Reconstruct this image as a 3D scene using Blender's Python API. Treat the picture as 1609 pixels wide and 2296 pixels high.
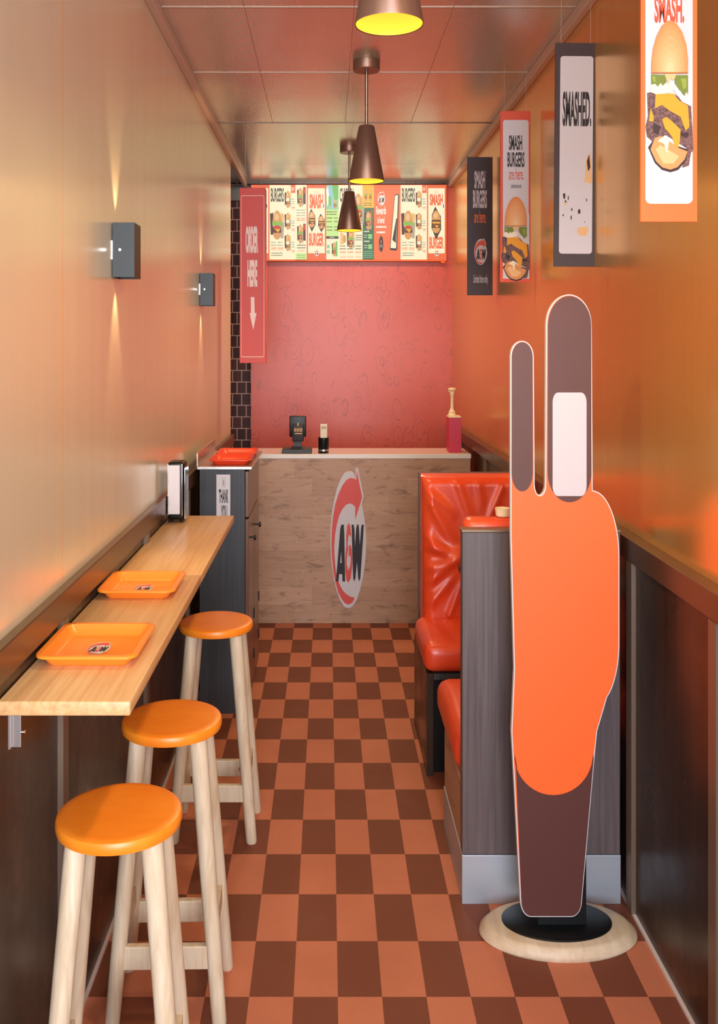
import bpy, bmesh, math, random
from mathutils import Vector
random.seed(7)
PI = math.pi
for o in list(bpy.data.objects): bpy.data.objects.remove(o)
scn = bpy.context.scene
COL = scn.collection

# ------------------------------------------------------------------ camera, world, light, exposure
F = 2070.0; VX, VY = 735.0, 778.0; CH = 1.75          # focal length and vanishing point in pixels of the 1609x2296 frame
cam = bpy.data.cameras.new('camera'); cam.sensor_fit = 'VERTICAL'; cam.sensor_height = 24
cam.lens = F/2296*24
cam.shift_x = (804.5-VX)/2296; cam.shift_y = (VY-1148)/2296
cam.clip_start = 0.05
co = bpy.data.objects.new('camera', cam); COL.objects.link(co)
co.location = (0, 0, CH); co.rotation_euler = (PI/2, 0, 0)
scn.camera = co
scn.view_settings.view_transform = 'Standard'; scn.view_settings.look = 'None'
scn.view_settings.gamma = 1; scn.view_settings.use_curve_mapping = False
scn.view_settings.exposure = 0.12
w = bpy.data.worlds.new('world'); scn.world = w; w.use_nodes = True
w.node_tree.nodes['Background'].inputs[0].default_value = (0.78, 0.87, 1.0, 1)
w.node_tree.nodes['Background'].inputs[1].default_value = 1.0

def light(name, kind, loc, rot, energy, color, size=0.1, size_y=None, angle=None, blend=0.5, parent=None):
    l = bpy.data.lights.new(name, kind); l.energy = energy; l.color = color
    if kind == 'AREA':
        l.size = size
        if size_y: l.shape = 'RECTANGLE'; l.size_y = size_y
    else:
        l.shadow_soft_size = size
    if kind == 'SPOT': l.spot_size = angle; l.spot_blend = blend
    o = bpy.data.objects.new(name, l); COL.objects.link(o); o.location = loc; o.rotation_euler = rot
    if parent: o.parent = parent
    return o
# daylight coming in through the open shopfront behind the camera
light('shopfront_daylight', 'AREA', (0.6, -2.2, 1.9), (PI/2, 0, math.radians(12)), 300, (0.84, 0.92, 1.0), 2.4, 2.8)
# service light over the counter, washing the rear wall
light('counter_downlight', 'AREA', (0.2, 6.55, 3.03), (math.radians(18), 0, 0), 15, (1.0, 0.84, 0.66), 1.2, 0.25)

# ------------------------------------------------------------------ helpers
def S(c):
    return tuple((v/255/12.92 if v/255 <= 0.04045 else ((v/255+0.055)/1.055)**2.4) for v in c)
def mat(name, rgb, rough=0.5, metal=0.0, spec=0.5, emit=None, estr=0, coat=0):
    m = bpy.data.materials.new(name); m.use_nodes = True
    b = m.node_tree.nodes['Principled BSDF']
    b.inputs['Base Color'].default_value = (*S(rgb), 1); b.inputs['Roughness'].default_value = rough
    b.inputs['Metallic'].default_value = metal; b.inputs['Specular IOR Level'].default_value = spec
    b.inputs['Coat Weight'].default_value = coat
    if emit: b.inputs['Emission Color'].default_value = (*S(emit), 1); b.inputs['Emission Strength'].default_value = estr
    return m
class N:
    """small node helper"""
    def __init__(s, m): s.m = m; s.t = m.node_tree; s.b = s.t.nodes['Principled BSDF']; s.tc = s.t.nodes.new('ShaderNodeTexCoord')
    def n(s, typ, **kw):
        x = s.t.nodes.new(typ)
        for k, v in kw.items(): setattr(x, k, v)
        return x
    def l(s, a, b): s.t.links.new(a, b)
    def mapping(s, scale, src='Object', loc=(0, 0, 0)):
        mp = s.n('ShaderNodeMapping'); mp.inputs['Scale'].default_value = scale; mp.inputs['Location'].default_value = loc
        s.l(s.tc.outputs[src], mp.inputs[0]); return mp.outputs[0]
    def noise(s, vec, scale=1, detail=3, rough=0.5, dist=0):
        x = s.n('ShaderNodeTexNoise'); x.inputs['Scale'].default_value = scale; x.inputs['Detail'].default_value = detail
        x.inputs['Roughness'].default_value = rough; x.inputs['Distortion'].default_value = dist
        s.l(vec, x.inputs['Vector']); return x.outputs['Fac']
    def ramp(s, fac, stops):
        r = s.n('ShaderNodeValToRGB'); e = r.color_ramp.elements
        while len(e) < len(stops): e.new(0.5)
        for i, (p, c) in enumerate(stops): e[i].position = p; e[i].color = (*S(c), 1)
        s.l(fac, r.inputs[0]); return r.outputs[0]
    def mrange(s, fac, a, b, c, d):
        r = s.n('ShaderNodeMapRange'); 
        for i, v in enumerate((a, b, c, d)): r.inputs[i+1].default_value = v
        s.l(fac, r.inputs[0]); return r.outputs[0]
    def math(s, op, a, b=None):
        r = s.n('ShaderNodeMath', operation=op)
        for i, v in enumerate((a, b)):
            if v is None: continue
            if isinstance(v, (int, float)): r.inputs[i].default_value = v
            else: s.l(v, r.inputs[i])
        return r.outputs[0]
    def mix(s, fac, a, b, blend='MIX'):
        r = s.n('ShaderNodeMix', data_type='RGBA', blend_type=blend)
        if isinstance(fac, (int, float)): r.inputs[0].default_value = fac
        else: s.l(fac, r.inputs[0])
        for i, v in ((6, a), (7, b)):
            if isinstance(v, tuple): r.inputs[i].default_value = (*S(v), 1)
            else: s.l(v, r.inputs[i])
        return r.outputs[2]
    def bump(s, h, strength, dist=0.01):
        r = s.n('ShaderNodeBump'); r.inputs['Strength'].default_value = strength; r.inputs['Distance'].default_value = dist
        s.l(h, r.inputs['Height']); s.l(r.outputs[0], s.b.inputs['Normal'])
    def color(s, c): s.l(c, s.b.inputs['Base Color'])
    def rough(s, c): s.l(c, s.b.inputs['Roughness'])
    def sep(s, vec):
        r = s.n('ShaderNodeSeparateXYZ'); s.l(vec, r.inputs[0]); return r.outputs

# materials ---------------------------------------------------------------
def wall_mat(name, rgb, rgb2, y0, pitch, metal):
    m = mat(name, rgb, 0.24, metal, 0.6); k = N(m)
    st = k.noise(k.mapping((14, 14, 0.6)), 1, 4, 0.6)
    fine = k.noise(k.mapping((160, 160, 3)), 1, 2, 0.6)
    c = k.mix(k.mrange(st, 0.3, 0.7, 0, 1), rgb, rgb2)
    sp = k.sep(k.tc.outputs['Object'])
    f = k.math('FRACT', k.math('DIVIDE', k.math('SUBTRACT', sp[1], y0-10*pitch), pitch))
    line = k.math('LESS_THAN', f, 0.0055)
    c = k.mix(line, c, (246, 206, 150)); k.color(c)
    k.rough(k.mrange(fine, 0.3, 0.7, 0.22, 0.27))
    k.bump(st, 0.035, 0.01)
    return m
M = {}
M['wall_l'] = wall_mat('copper_panel_left_daylit', (240, 228, 206), (237, 223, 199), 2.31, 1.03, 0.42)  # likely same panel as right wall; daylight on this side painted into paler colour
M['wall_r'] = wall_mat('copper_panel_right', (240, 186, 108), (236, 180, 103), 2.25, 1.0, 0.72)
m = mat('ceiling_panel', (218, 218, 206), 0.22, 0.7, 0.6); k = N(m)
sp = k.sep(k.tc.outputs['Object'])
rib = k.math('SINE', k.math('MULTIPLY', sp[0], 700))
ns = k.noise(k.mapping((1.5, 1.2, 1)), 2, 3, 0.5)
k.bump(k.math('ADD', k.math('MULTIPLY', rib, 0.05), ns), 0.16, 0.02)
M['ceiling'] = m
m = mat('floor_tile', (180, 100, 70), 0.62, 0, 0.3); k = N(m)
TP, TD, TX0, TY0 = 0.1193, 0.2331, 0.0265, 2.486
sp = k.sep(k.tc.outputs['Object'])
ux = k.math('DIVIDE', k.math('SUBTRACT', sp[0], TX0-40*TP), TP); uy = k.math('DIVIDE', k.math('SUBTRACT', sp[1], TY0-40*TD), TD)
par = k.math('MODULO', k.math('ADD', k.math('FLOOR', ux), k.math('FLOOR', uy)), 2.0)
par = k.math('LESS_THAN', par, 0.5)
spk = k.noise(k.mapping((1, 1, 1)), 260, 2, 0.7); big = k.noise(k.mapping((1, 1, 1)), 3, 3, 0.6)
ca = k.mix(k.mrange(spk, 0.3, 0.7, 0, 1), (196, 112, 82), (210, 128, 96))
cb = k.mix(k.mrange(spk, 0.3, 0.7, 0, 1), (116, 60, 42), (132, 72, 52))
c = k.mix(par, ca, cb); c = k.mix(k.mrange(big, 0.35, 0.75, 0, 0.18), c, (120, 80, 64))
k.color(c); k.rough(k.mrange(big, 0.3, 0.7, 0.5, 0.7)); k.bump(spk, 0.05, 0.003)
M['floor'] = m
m = mat('dark_wainscot', (66, 48, 38), 0.3, 0.35, 0.5); k = N(m)
st = k.noise(k.mapping((30, 30, 1)), 1, 3, 0.6); k.color(k.mix(k.mrange(st, 0.3, 0.7, 0, 1), (74, 54, 42), (58, 42, 34)))
sc = k.noise(k.mapping((4, 4, 3)), 1, 4, 0.7); k.rough(k.mrange(sc, 0.35, 0.7, 0.24, 0.42))
M['wains'] = m
M['rail'] = mat('dark_rail', (92, 66, 50), 0.3, 0.3)
M['batten'] = mat('bronze_batten', (128, 104, 88), 0.4, 0.4)
M['seam'] = mat('panel_seam', (170, 136, 120), 0.4, 0.3)
M['crown'] = mat('crown_strip', (206, 176, 160), 0.4, 0.2)
M['whitetrim'] = mat('white_bead', (225, 205, 200), 0.5)
m = mat('rear_wallpaper', (220, 104, 84), 0.34, 0, 0.5); k = N(m)        # coral paper with thin looping oval outlines
co_ = k.mapping((1, 1, 1)); dn = k.n('ShaderNodeTexNoise'); dn.inputs['Scale'].default_value = 6; k.l(co_, dn.inputs['Vector'])
va = k.n('ShaderNodeVectorMath', operation='SCALE'); k.l(dn.outputs['Color'], va.inputs[0]); va.inputs['Scale'].default_value = 0.06
vb = k.n('ShaderNodeVectorMath', operation='ADD'); k.l(co_, vb.inputs[0]); k.l(va.outputs[0], vb.inputs[1])
lines = None
for sc_, off in (((7.0, 0.001, 2.8), (0, 0, 0)), ((9.0, 0.001, 3.6), (3.3, 0, 1.7))):
    mp = k.n('ShaderNodeMapping'); mp.inputs['Scale'].default_value = sc_; mp.inputs['Location'].default_value = off; k.l(vb.outputs[0], mp.inputs[0])
    vo = k.n('ShaderNodeTexVoronoi'); vo.inputs['Scale'].default_value = 1; k.l(mp.outputs[0], vo.inputs['Vector'])
    for rad in (0.42, 0.29):
        d = k.math('ABSOLUTE', k.math('SUBTRACT', vo.outputs['Distance'], rad))
        li = k.math('LESS_THAN', d, 0.011)
        lines = li if lines is None else k.math('MAXIMUM', lines, li)
brk = k.math('GREATER_THAN', k.noise(k.mapping((9, 1, 9)), 2, 1, 0.5), 0.45)
k.color(k.mix(k.math('MULTIPLY', k.math('MULTIPLY', lines, brk), 0.5), (212, 88, 70), (150, 52, 44)))
M['paper'] = m
m = mat('dark_brick', (58, 32, 36), 0.6, 0, 0.4); k = N(m)
sp = k.sep(k.tc.outputs['Object'])
cmb = k.n('ShaderNodeCombineXYZ'); k.l(sp[0], cmb.inputs[0]); k.l(sp[2], cmb.inputs[1])
br = k.n('ShaderNodeTexBrick'); k.l(cmb.outputs[0], br.inputs['Vector']); br.inputs['Scale'].default_value = 1
br.inputs['Color1'].default_value = (*S((60, 32, 34)), 1); br.inputs['Color2'].default_value = (*S((84, 44, 44)), 1)
br.inputs['Mortar'].default_value = (*S((196, 158, 146)), 1); br.inputs['Mortar Size'].default_value = 0.0035
br.inputs['Brick Width'].default_value = 0.072; br.inputs['Row Height'].default_value = 0.092
k.color(br.outputs[0]); k.bump(br.outputs['Fac'], -0.4, 0.01)
M['brick'] = m
def wood(name, c1, c2, grain, rough=0.45, sc=1.0, metal=0):
    m = mat(name, c1, rough, metal); k = N(m)
    a = k.noise(k.mapping(grain), sc, 5, 0.6, 0.4); k.color(k.mix(k.mrange(a, 0.32, 0.68, 0, 1), c1, c2)); k.bump(a, 0.06, 0.004)
    return m
M['bar_wood'] = wood('bamboo_top', (224, 180, 130), (204, 150, 100), (70, 2.0, 70), 0.36)
M['leg_wood'] = wood('pale_pine', (226, 206, 180), (200, 172, 142), (45, 45, 5), 0.5)
M['base_wood'] = wood('turned_maple', (222, 196, 170), (202, 172, 142), (40, 6, 40), 0.5)
M['greywood'] = wood('grey_laminate', (104, 88, 88), (80, 68, 70), (90, 90, 2.2), 0.42)
M['slate'] = wood('slate_laminate', (66, 68, 74), (48, 50, 56), (120, 120, 2.0), 0.5)
m = mat('oak_laminate', (168, 122, 96), 0.48); k = N(m)
sp = k.sep(k.tc.outputs['Object'])
cmb = k.n('ShaderNodeCombineXYZ'); k.l(sp[0], cmb.inputs[0]); k.l(sp[2], cmb.inputs[1])
br = k.n('ShaderNodeTexBrick'); k.l(cmb.outputs[0], br.inputs['Vector']); br.inputs['Scale'].default_value = 1
br.inputs['Color1'].default_value = (*S((184, 142, 114)), 1); br.inputs['Color2'].default_value = (*S((200, 158, 130)), 1)
br.inputs['Mortar'].default_value = (*S((168, 128, 102)), 1); br.inputs['Mortar Size'].default_value = 0.0006
br.inputs['Brick Width'].default_value = 0.30; br.inputs['Row Height'].default_value = 0.115; br.offset = 0.37
kn = k.noise(k.mapping((9, 9, 26)), 1, 5, 0.65, 0.6); gr = k.noise(k.mapping((4, 4, 60)), 1, 3, 0.6)
c = k.mix(k.mrange(kn, 0.54, 0.72, 0, 0.75), br.outputs[0], (104, 66, 48)); c = k.mix(k.mrange(gr, 0.4, 0.7, 0, 0.22), c, (126, 86, 64))
k.color(c); M['oak'] = m
def painted(name, c1, c2, rough=0.35):
    m = mat(name, c1, rough); k = N(m); a = k.noise(k.mapping((6, 14, 6)), 1, 4, 0.6)
    k.color(k.mix(k.mrange(a, 0.35, 0.7, 0, 1), c1, c2)); return m
M['seat'] = painted('orange_stain', (254, 146, 40), (248, 130, 30), 0.34)
M['seat_far'] = M['seat']
m = mat('orange_vinyl', (232, 68, 28), 0.33, 0, 0.5, coat=0.15); k = N(m)
a = k.noise(k.mapping((5, 5, 5)), 1, 4, 0.55, 0.5); k.color(k.mix(k.mrange(a, 0.35, 0.7, 0, 1), (242, 86, 44), (228, 68, 38)))
k.bump(k.noise(k.mapping((1, 1, 1)), 140, 2, 0.6), 0.08, 0.003); M['vinyl'] = m
M['tray'] = mat('orange_plastic', (254, 140, 44), 0.3, 0, 0.5)
M['tray_red'] = mat('red_orange_plastic', (226, 62, 24), 0.35)
M['bronze'] = mat('bronze_shade', (132, 98, 84), 0.36, 0.5)
M['rod'] = mat('steel_rod', (150, 128, 118), 0.3, 0.9)
M['glow'] = mat('lit_shade', (255, 190, 60), 0.5, 0, 0.2, (255, 186, 50), 1.25)
M['steel'] = mat('brushed_steel', (206, 200, 198), 0.3, 0.9)
M['chrome'] = mat('chrome', (220, 220, 222), 0.12, 1.0)
M['black'] = mat('black_plastic', (14, 14, 16), 0.42, 0, 0.35)
M['doorbrown'] = mat('brown_gloss_door', (116, 84, 70), 0.25, 0.1)
M['blackmetal'] = mat('black_box', (38, 40, 44), 0.42, 0.4)
M['kick'] = mat('aluminium_kick', (186, 190, 200), 0.42, 0.55)
k = N(M['kick']); k.bump(k.noise(k.mapping((1, 1, 1)), 30, 3, 0.6), 0.05, 0.004)
M['stone'] = mat('counter_top', (214, 186, 182), 0.22)
M['stonefront'] = mat('counter_edge', (240, 232, 226), 0.4)
M['cream'] = mat('cream_print', (246, 232, 204), 0.6)
M['white'] = mat('white_print', (216, 208, 213), 0.6)
M['ink'] = mat('dark_print', (44, 34, 38), 0.55)
M['charcoal'] = mat('charcoal_print', (66, 50, 54), 0.5)
M['orange'] = mat('orange_print', (240, 112, 50), 0.5)
M['redor'] = mat('red_orange_print', (224, 84, 56), 0.5)
M['bun'] = mat('bun_print', (218, 150, 92), 0.6); M['bunhi'] = mat('bun_light_print', (236, 186, 132), 0.6); M['bundk'] = mat('bun_crust_print', (178, 96, 48), 0.6)
for i_ in range(8):
    f_ = i_/7; M['bun%d' % i_] = mat('bun_tone_print', (226+f_*14, 138+f_*58, 78+f_*66), 0.6)
M['lettuce'] = mat('lettuce_print', (118, 132, 50), 0.6); M['lettuce2'] = mat('lettuce_bright_print', (150, 162, 66), 0.6)
M['tomato'] = mat('tomato_print', (206, 62, 48), 0.6); M['cheese'] = mat('cheese_print', (236, 160, 40), 0.6)
M['patty'] = mat('patty_print', (96, 62, 64), 0.6); M['pattydk'] = mat('patty_dark_print', (58, 36, 40), 0.6)
k = N(M['patty']); k.color(k.mix(k.mrange(k.noise(k.mapping((1, 1, 1)), 120, 3, 0.7), 0.35, 0.65, 0, 1), (78, 48, 52), (138, 100, 96)))
M['green'] = mat('green_print', (70, 108, 74), 0.6); M['lime'] = mat('lime_print', (190, 226, 130), 0.6); M['yel'] = mat('yellow_print', (240, 184, 56), 0.6)
M['grn2'] = mat('leaf_green_print', (110, 186, 96), 0.6); M['grey'] = mat('grey_print', (120, 108, 100), 0.6)
M['signred'] = mat('sign_red', (222, 82, 74), 0.5); M['signpink'] = mat('sign_pale', (255, 226, 214), 0.5)
M['magenta'] = mat('raspberry_box', (206, 48, 84), 0.4)
M['ivory'] = mat('ivory_pump', (246, 226, 190), 0.4)
M['slategrey'] = mat('grey_fascia', (128, 128, 124), 0.5)
M['thread'] = mat('clear_line', (200, 176, 164), 0.3)
def screen(name, rgb, e=0.55): M[name] = mat(name, (20, 20, 20), 0.4, 0, 0.3, rgb, e)
for nm, rgb in (('s_cream', (246, 230, 190)), ('s_red', (232, 104, 62)), ('s_ink', (70, 52, 44)), ('s_orange', (240, 112, 66)), ('s_lime', (196, 226, 136)),
                ('s_green', (70, 104, 70)), ('s_yel', (240, 180, 60)), ('s_leaf', (110, 184, 90)), ('s_bun', (214, 148, 88)), ('s_bunhi', (232, 180, 120)),
                ('s_lett', (134, 178, 70)), ('s_tom', (206, 66, 56)), ('s_patty', (104, 62, 44)), ('s_cheese', (236, 160, 44)), ('s_white', (250, 240, 226)),
                ('s_drink', (84, 44, 42)), ('s_fry', (226, 174, 96)), ('s_wrap', (178, 160, 138)), ('s_mint', (140, 200, 150)), ('s_peach', (248, 204, 164)), ('s_blue', (150, 190, 214))):
    screen(nm, rgb, 0.98)

def px(x, y, Z): return ((x-VX)*Z/F, CH-(y-VY)*Z/F)

def rootloc(p):
    v = Vector((0, 0, 0))
    while p: v = v + p.location; p = p.parent
    return v
def obj(name, bm, m, parent=None, smooth=False, wn=False):
    me = bpy.data.meshes.new(name)
    bmesh.ops.recalc_face_normals(bm, faces=bm.faces[:]) if wn else None
    if parent: bmesh.ops.translate(bm, verts=bm.verts[:], vec=-rootloc(parent))
    if smooth:
        for f in bm.faces: f.smooth = True
    bm.to_mesh(me); bm.free()
    for x in (m if isinstance(m, (list, tuple)) else [m]): me.materials.append(x)
    if smooth == 'auto':
        me.set_sharp_from_angle(angle=math.radians(38))
    o = bpy.data.objects.new(name, me); COL.objects.link(o)
    if parent: o.parent = parent
    return o
def thing(name, label, cat, loc, group=None):
    o = bpy.data.objects.new(name, None); COL.objects.link(o); o.location = loc; o.empty_display_size = 0.05
    o['label'] = label; o['category'] = cat
    if group: o['group'] = group
    return o
def tag(o, label, cat, group=None):
    o['label'] = label; o['category'] = cat
    if group: o['group'] = group
    return o
def struct(o): o['kind'] = 'structure'; return o
def box(bm, x0, x1, y0, y1, z0, z1, bev=0, seg=2):
    vs = [bm.verts.new(c) for c in ((x0,y0,z0),(x1,y0,z0),(x1,y1,z0),(x0,y1,z0),(x0,y0,z1),(x1,y0,z1),(x1,y1,z1),(x0,y1,z1))]
    fs = [bm.faces.new([vs[i] for i in q]) for q in ((3,2,1,0),(4,5,6,7),(0,1,5,4),(1,2,6,5),(2,3,7,6),(3,0,4,7))]
    if bev:
        es = list({e for f in fs for e in f.edges})
        bmesh.ops.bevel(bm, geom=es, offset=bev, segments=seg, affect='EDGES', profile=0.5, clamp_overlap=True)
    return bm
def B(*a, **k): return box(bmesh.new(), *a, **k)
def lathe(bm, prof, cx, cy, n=48, sx=1, sy=1, cap0=True, cap1=True):
    rings = []
    for r, z in prof:
        rings.append([bm.verts.new((cx+r*sx*math.cos(2*PI*i/n), cy+r*sy*math.sin(2*PI*i/n), z)) for i in range(n)])
    for a, b in zip(rings, rings[1:]):
        for i in range(n): bm.faces.new((a[i], a[(i+1)%n], b[(i+1)%n], b[i]))
    if cap0: bm.faces.new(rings[0][::-1])
    if cap1: bm.faces.new(rings[-1])
    return bm
def tube(bm, p, q, r0, r1=None, n=16, cap=True):
    r1 = r0 if r1 is None else r1
    p, q = Vector(p), Vector(q); d = (q-p).normalized(); a = d.orthogonal().normalized(); b = d.cross(a)
    R = []
    for c, r in ((p, r0), (q, r1)):
        R.append([bm.verts.new(c+(a*math.cos(2*PI*i/n)+b*math.sin(2*PI*i/n))*r) for i in range(n)])
    for i in range(n): bm.faces.new((R[0][i], R[0][(i+1)%n], R[1][(i+1)%n], R[1][i]))
    if cap: bm.faces.new(R[0][::-1]); bm.faces.new(R[1])
    return bm
def hexa(bm, pts):       # 8 points: bottom ring of four, top ring of four
    v = [bm.verts.new(p) for p in pts]
    for q in ((3,2,1,0),(4,5,6,7),(0,1,5,4),(1,2,6,5),(2,3,7,6),(3,0,4,7)): bm.faces.new([v[i] for i in q])
    return bm

TEXT = {}
def glyphs(s, bold=0.02):
    key = (s, bold)
    if key not in TEXT:
        cu = bpy.data.curves.new('t', 'FONT'); cu.body = s; cu.offset = bold; cu.resolution_u = 4; cu.space_character = 0.98
        o = bpy.data.objects.new('t', cu); COL.objects.link(o)
        bpy.context.view_layer.update()
        me = bpy.data.meshes.new_from_object(o.evaluated_get(bpy.context.evaluated_depsgraph_get()))
        vs = [(v.co.x, v.co.y) for v in me.vertices]; fs = [tuple(p.vertices) for p in me.polygons]
        bpy.data.objects.remove(o); bpy.data.curves.remove(cu); bpy.data.meshes.remove(me)
        x0 = min(v[0] for v in vs); x1 = max(v[0] for v in vs); y0 = min(v[1] for v in vs); y1 = max(v[1] for v in vs)
        TEXT[key] = ([((a-x0)/(x1-x0), (b-y0)/(y1-y0)) for a, b in vs], fs)
    return TEXT[key]

class Art:
    """a print: flat colour shapes in the plane of a board that faces the street; P maps art units to the board"""
    def __init__(s, P, y, step=0.0004):
        s.bm = bmesh.new(); s.P = P; s.y = y; s.step = step; s.k = 0; s.mats = []
    def mi(s, m):
        if m not in s.mats: s.mats.append(m)
        return s.mats.index(m)
    def poly(s, pts, m, lift=True):
        if lift: s.k += 1
        v = []
        for p in pts:
            X, H = s.P(*p); v.append(s.bm.verts.new((X, s.y-s.step*s.k, H)))
        f = s.bm.faces.new(v); f.material_index = s.mi(m)
        f.normal_update()
        if f.normal.y > 0: f.normal_flip()
    def rect(s, x0, y0, x1, y1, m, r=0, lift=True):
        if r == 0: s.poly([(x0,y0),(x1,y0),(x1,y1),(x0,y1)], m, lift); return
        pts = []
        rx, ry = (r if isinstance(r, tuple) else (r, r))
        for cx, cy, a0 in ((x1-rx, y0+ry, -90), (x1-rx, y1-ry, 0), (x0+rx, y1-ry, 90), (x0+rx, y0+ry, 180)):
            for i in range(7):
                a = math.radians(a0+15*i); pts.append((cx+rx*math.cos(a), cy+ry*math.sin(a)))
        s.poly(pts, m, lift)
    def frame(s, x0, y0, x1, y1, t, m):
        s.rect(x0, y0, x1, y0+t, m); s.rect(x0, y1-t, x1, y1, m, lift=False); s.rect(x0, y0+t, x0+t, y1-t, m, lift=False); s.rect(x1-t, y0+t, x1, y1-t, m, lift=False)
    def ell(s, cx, cy, rx, ry, m, n=36, lift=True):
        s.poly([(cx+rx*math.cos(2*PI*i/n), cy+ry*math.sin(2*PI*i/n)) for i in range(n)], m, lift)
    def text(s, body, x0, y0, x1, y1, m, bold=0.02):
        s.k += 1; vs, fs = glyphs(body, bold); vv = []
        for a, b in vs:
            X, H = s.P(x0+(x1-x0)*a, y1-(y1-y0)*b); vv.append(s.bm.verts.new((X, s.y-s.step*s.k, H)))
        for f in fs:
            try: q = s.bm.faces.new([vv[i] for i in f])
            except ValueError: continue
            q.material_index = s.mi(m); q.normal_update()
            if q.normal.y > 0: q.normal_flip()
    def done(s, name, parent=None): return obj(name, s.bm, s.mats, parent)

LG = {  # emblem shapes, traced in a 512 x 1966 box centred on (514, 1148)
 'white': [(618,290),(618,120),(650,120),(733,530),(706,640),(740,820),(762,1000),(770,1148),(765,1330),(748,1520),(720,1700),(680,1870),(630,2010),(575,2100),(514,2130),(455,2105),(395,2010),(345,1870),(305,1700),(275,1500),(262,1330),(258,1148),(262,960),(280,760),(310,580),(350,420),(400,290),(450,200),(500,168),(550,168),(590,190)],
 'red1': [(635,150),(712,545),(612,865),(612,680),(570,640),(530,630),(480,650),(430,710),(385,800),(350,930),(325,1080),(313,1250),(318,1400),(335,1590),(350,1690),(375,1745),(400,1810),(440,1880),(490,1930),(550,1965),(595,1970),(598,2000),(570,2050),(520,2075),(470,2060),(420,2000),(370,1900),(330,1760),(300,1600),(280,1400),(272,1200),(278,1000),(295,820),(325,650),(370,500),(430,370),(490,290),(550,262),(600,275),(628,290)],
 'A': [(335,1745),(370,1340),(398,990),(412,935),(450,930),(458,1100),(468,1745),(430,1745),(426,1640),(382,1640),(374,1745)],
 'Ah': [(410,1320),(398,1480),(419,1480)],
 'amp': [(518,905),(495,960),(482,1100),(485,1230),(468,1400),(468,1600),(485,1720),(512,1765),(550,1700),(572,1500),(565,1280),(548,1225),(556,1080),(542,950)],
 'h1': [(532,1075),(515,1110),(505,1200),(510,1270),(527,1225),(548,1220),(552,1110)],
 'h2': [(530,1230),(510,1300),(495,1400),(492,1500),(512,1590),(540,1520),(548,1420),(535,1365),(516,1400),(520,1300)],
 'W': [(560,935),(590,930),(602,1000),(608,1240),(625,980),(640,930),(660,930),(668,1000),(678,1220),(695,980),(705,932),(736,932),(720,1200),(700,1500),(685,1700),(670,1745),(655,1700),(638,1470),(615,1700),(598,1745),(583,1700),(572,1400)]}
def emblem(a, cx, cy, w, h, white, red, ink, small=False):
    def T(key): return [(cx+(x-514)/512*w, cy+(y-1148)/1966*h) for x, y in LG[key]]
    a.poly(T('white'), white); a.poly(T('red1'), red); a.poly(T('A'), ink); a.poly(T('W'), ink, False); a.poly(T('amp'), red)
    a.poly(T('Ah'), white); a.poly(T('h1'), white, False); a.poly(T('h2'), white, False)

# ------------------------------------------------------------------ the room
XL, XR, YE, HC = -0.665, 0.975, 7.30, 3.05
FL, FR = -0.645, 0.935
Y0 = -0.95
struct(obj('floor', B(-1.45, XR+0.05, Y0, YE+0.1, -0.05, 0), M['floor']))
struct(obj('ceiling', B(-1.45, XR+0.05, Y0, YE+0.1, HC, HC+0.05), M['ceiling']))
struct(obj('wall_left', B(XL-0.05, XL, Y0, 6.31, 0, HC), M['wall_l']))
struct(obj('wall_right', B(XR, XR+0.05, Y0, YE+0.1, 0, HC), M['wall_r']))
struct(obj('wall_back', B(-1.45, XR, YE+0.02, YE+0.1, 0, HC), M['brick']))
struct(obj('wall_rear', B(-0.607, XR, YE-0.02, YE+0.02, 0, HC), M['paper']))
struct(obj('wall_side', B(-1.5, -1.45, 5.0, YE+0.1, 0, HC), M['wains']))
struct(obj('wall_return', B(-1.45, XL-0.05, 5.0, 5.05, 0, HC), M['wains']))
RB = 1.085; RT = 1.155
tn = [0]
def trim(bm, m):
    tn[0] += 1; return struct(obj('trim_%d' % tn[0], bm, m))
for side, xw, xf, ye in ((-1, XL, FL, 6.31), (1, XR, FR, YE-0.02)):
    bm = bmesh.new(); x0, x1 = sorted((xw, xf-side*0.012*-1)); 
    trim(B(min(xw, xf+side*0.010), max(xw, xf+side*0.010), Y0, ye, 0, RB+0.005), M['wains'])         # recessed lower panels
    trim(B(min(xw, xf-side*0.004), max(xw, xf-side*0.004), Y0, ye, RB, RT, bev=0.003), M['rail'])      # chair rail
    trim(B(min(xw, xw-side*0.03), max(xw, xw-side*0.03), Y0, ye if side > 0 else YE-0.02, HC-0.045, HC, bev=0.004), M['crown'])
    for yb in ((1.25, 2.26, 3.30, 4.28, 5.3) if side < 0 else (1.3, 2.24, 2.86, 4.5, 5.5, 6.5)):
        wd = 0.045 if yb != 2.86 else 0.05
        trim(B(min(xf+side*0.010, xf-side*0.004), max(xf+side*0.010, xf-side*0.004), yb-wd/2, yb+wd/2, 0, RB), M['batten'])
    trim(B(min(xf+side*0.010, xf), max(xf+side*0.010, xf), Y0, ye, 0, 0.008), M['whitetrim'])
for ys in (3.53, 4.37, 5.35, 2.5):
    bm = bmesh.new(); box(bm, XL+0.03, XR-0.03, ys-0.004, ys+0.004, HC-0.003, HC+0.001); trim(bm, M['rail'] if ys == 5.35 else M['seam'])
trim(B(-0.66, XR, YE-0.06, YE-0.02, HC-0.02, HC), M['wains'])
for xs in (-0.32, 0.10, 0.48):
    trim(B(xs-0.0012, xs+0.0012, 2.5, 5.35, HC-0.001, HC+0.001), M['seam'])

x0_, z1_ = px(500, 412, YE); x1_, z0_ = px(548, 450, YE)
trim(B(x0_, -0.608, YE-0.01, YE+0.019, z0_, HC-0.03), M['slategrey'])

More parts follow.
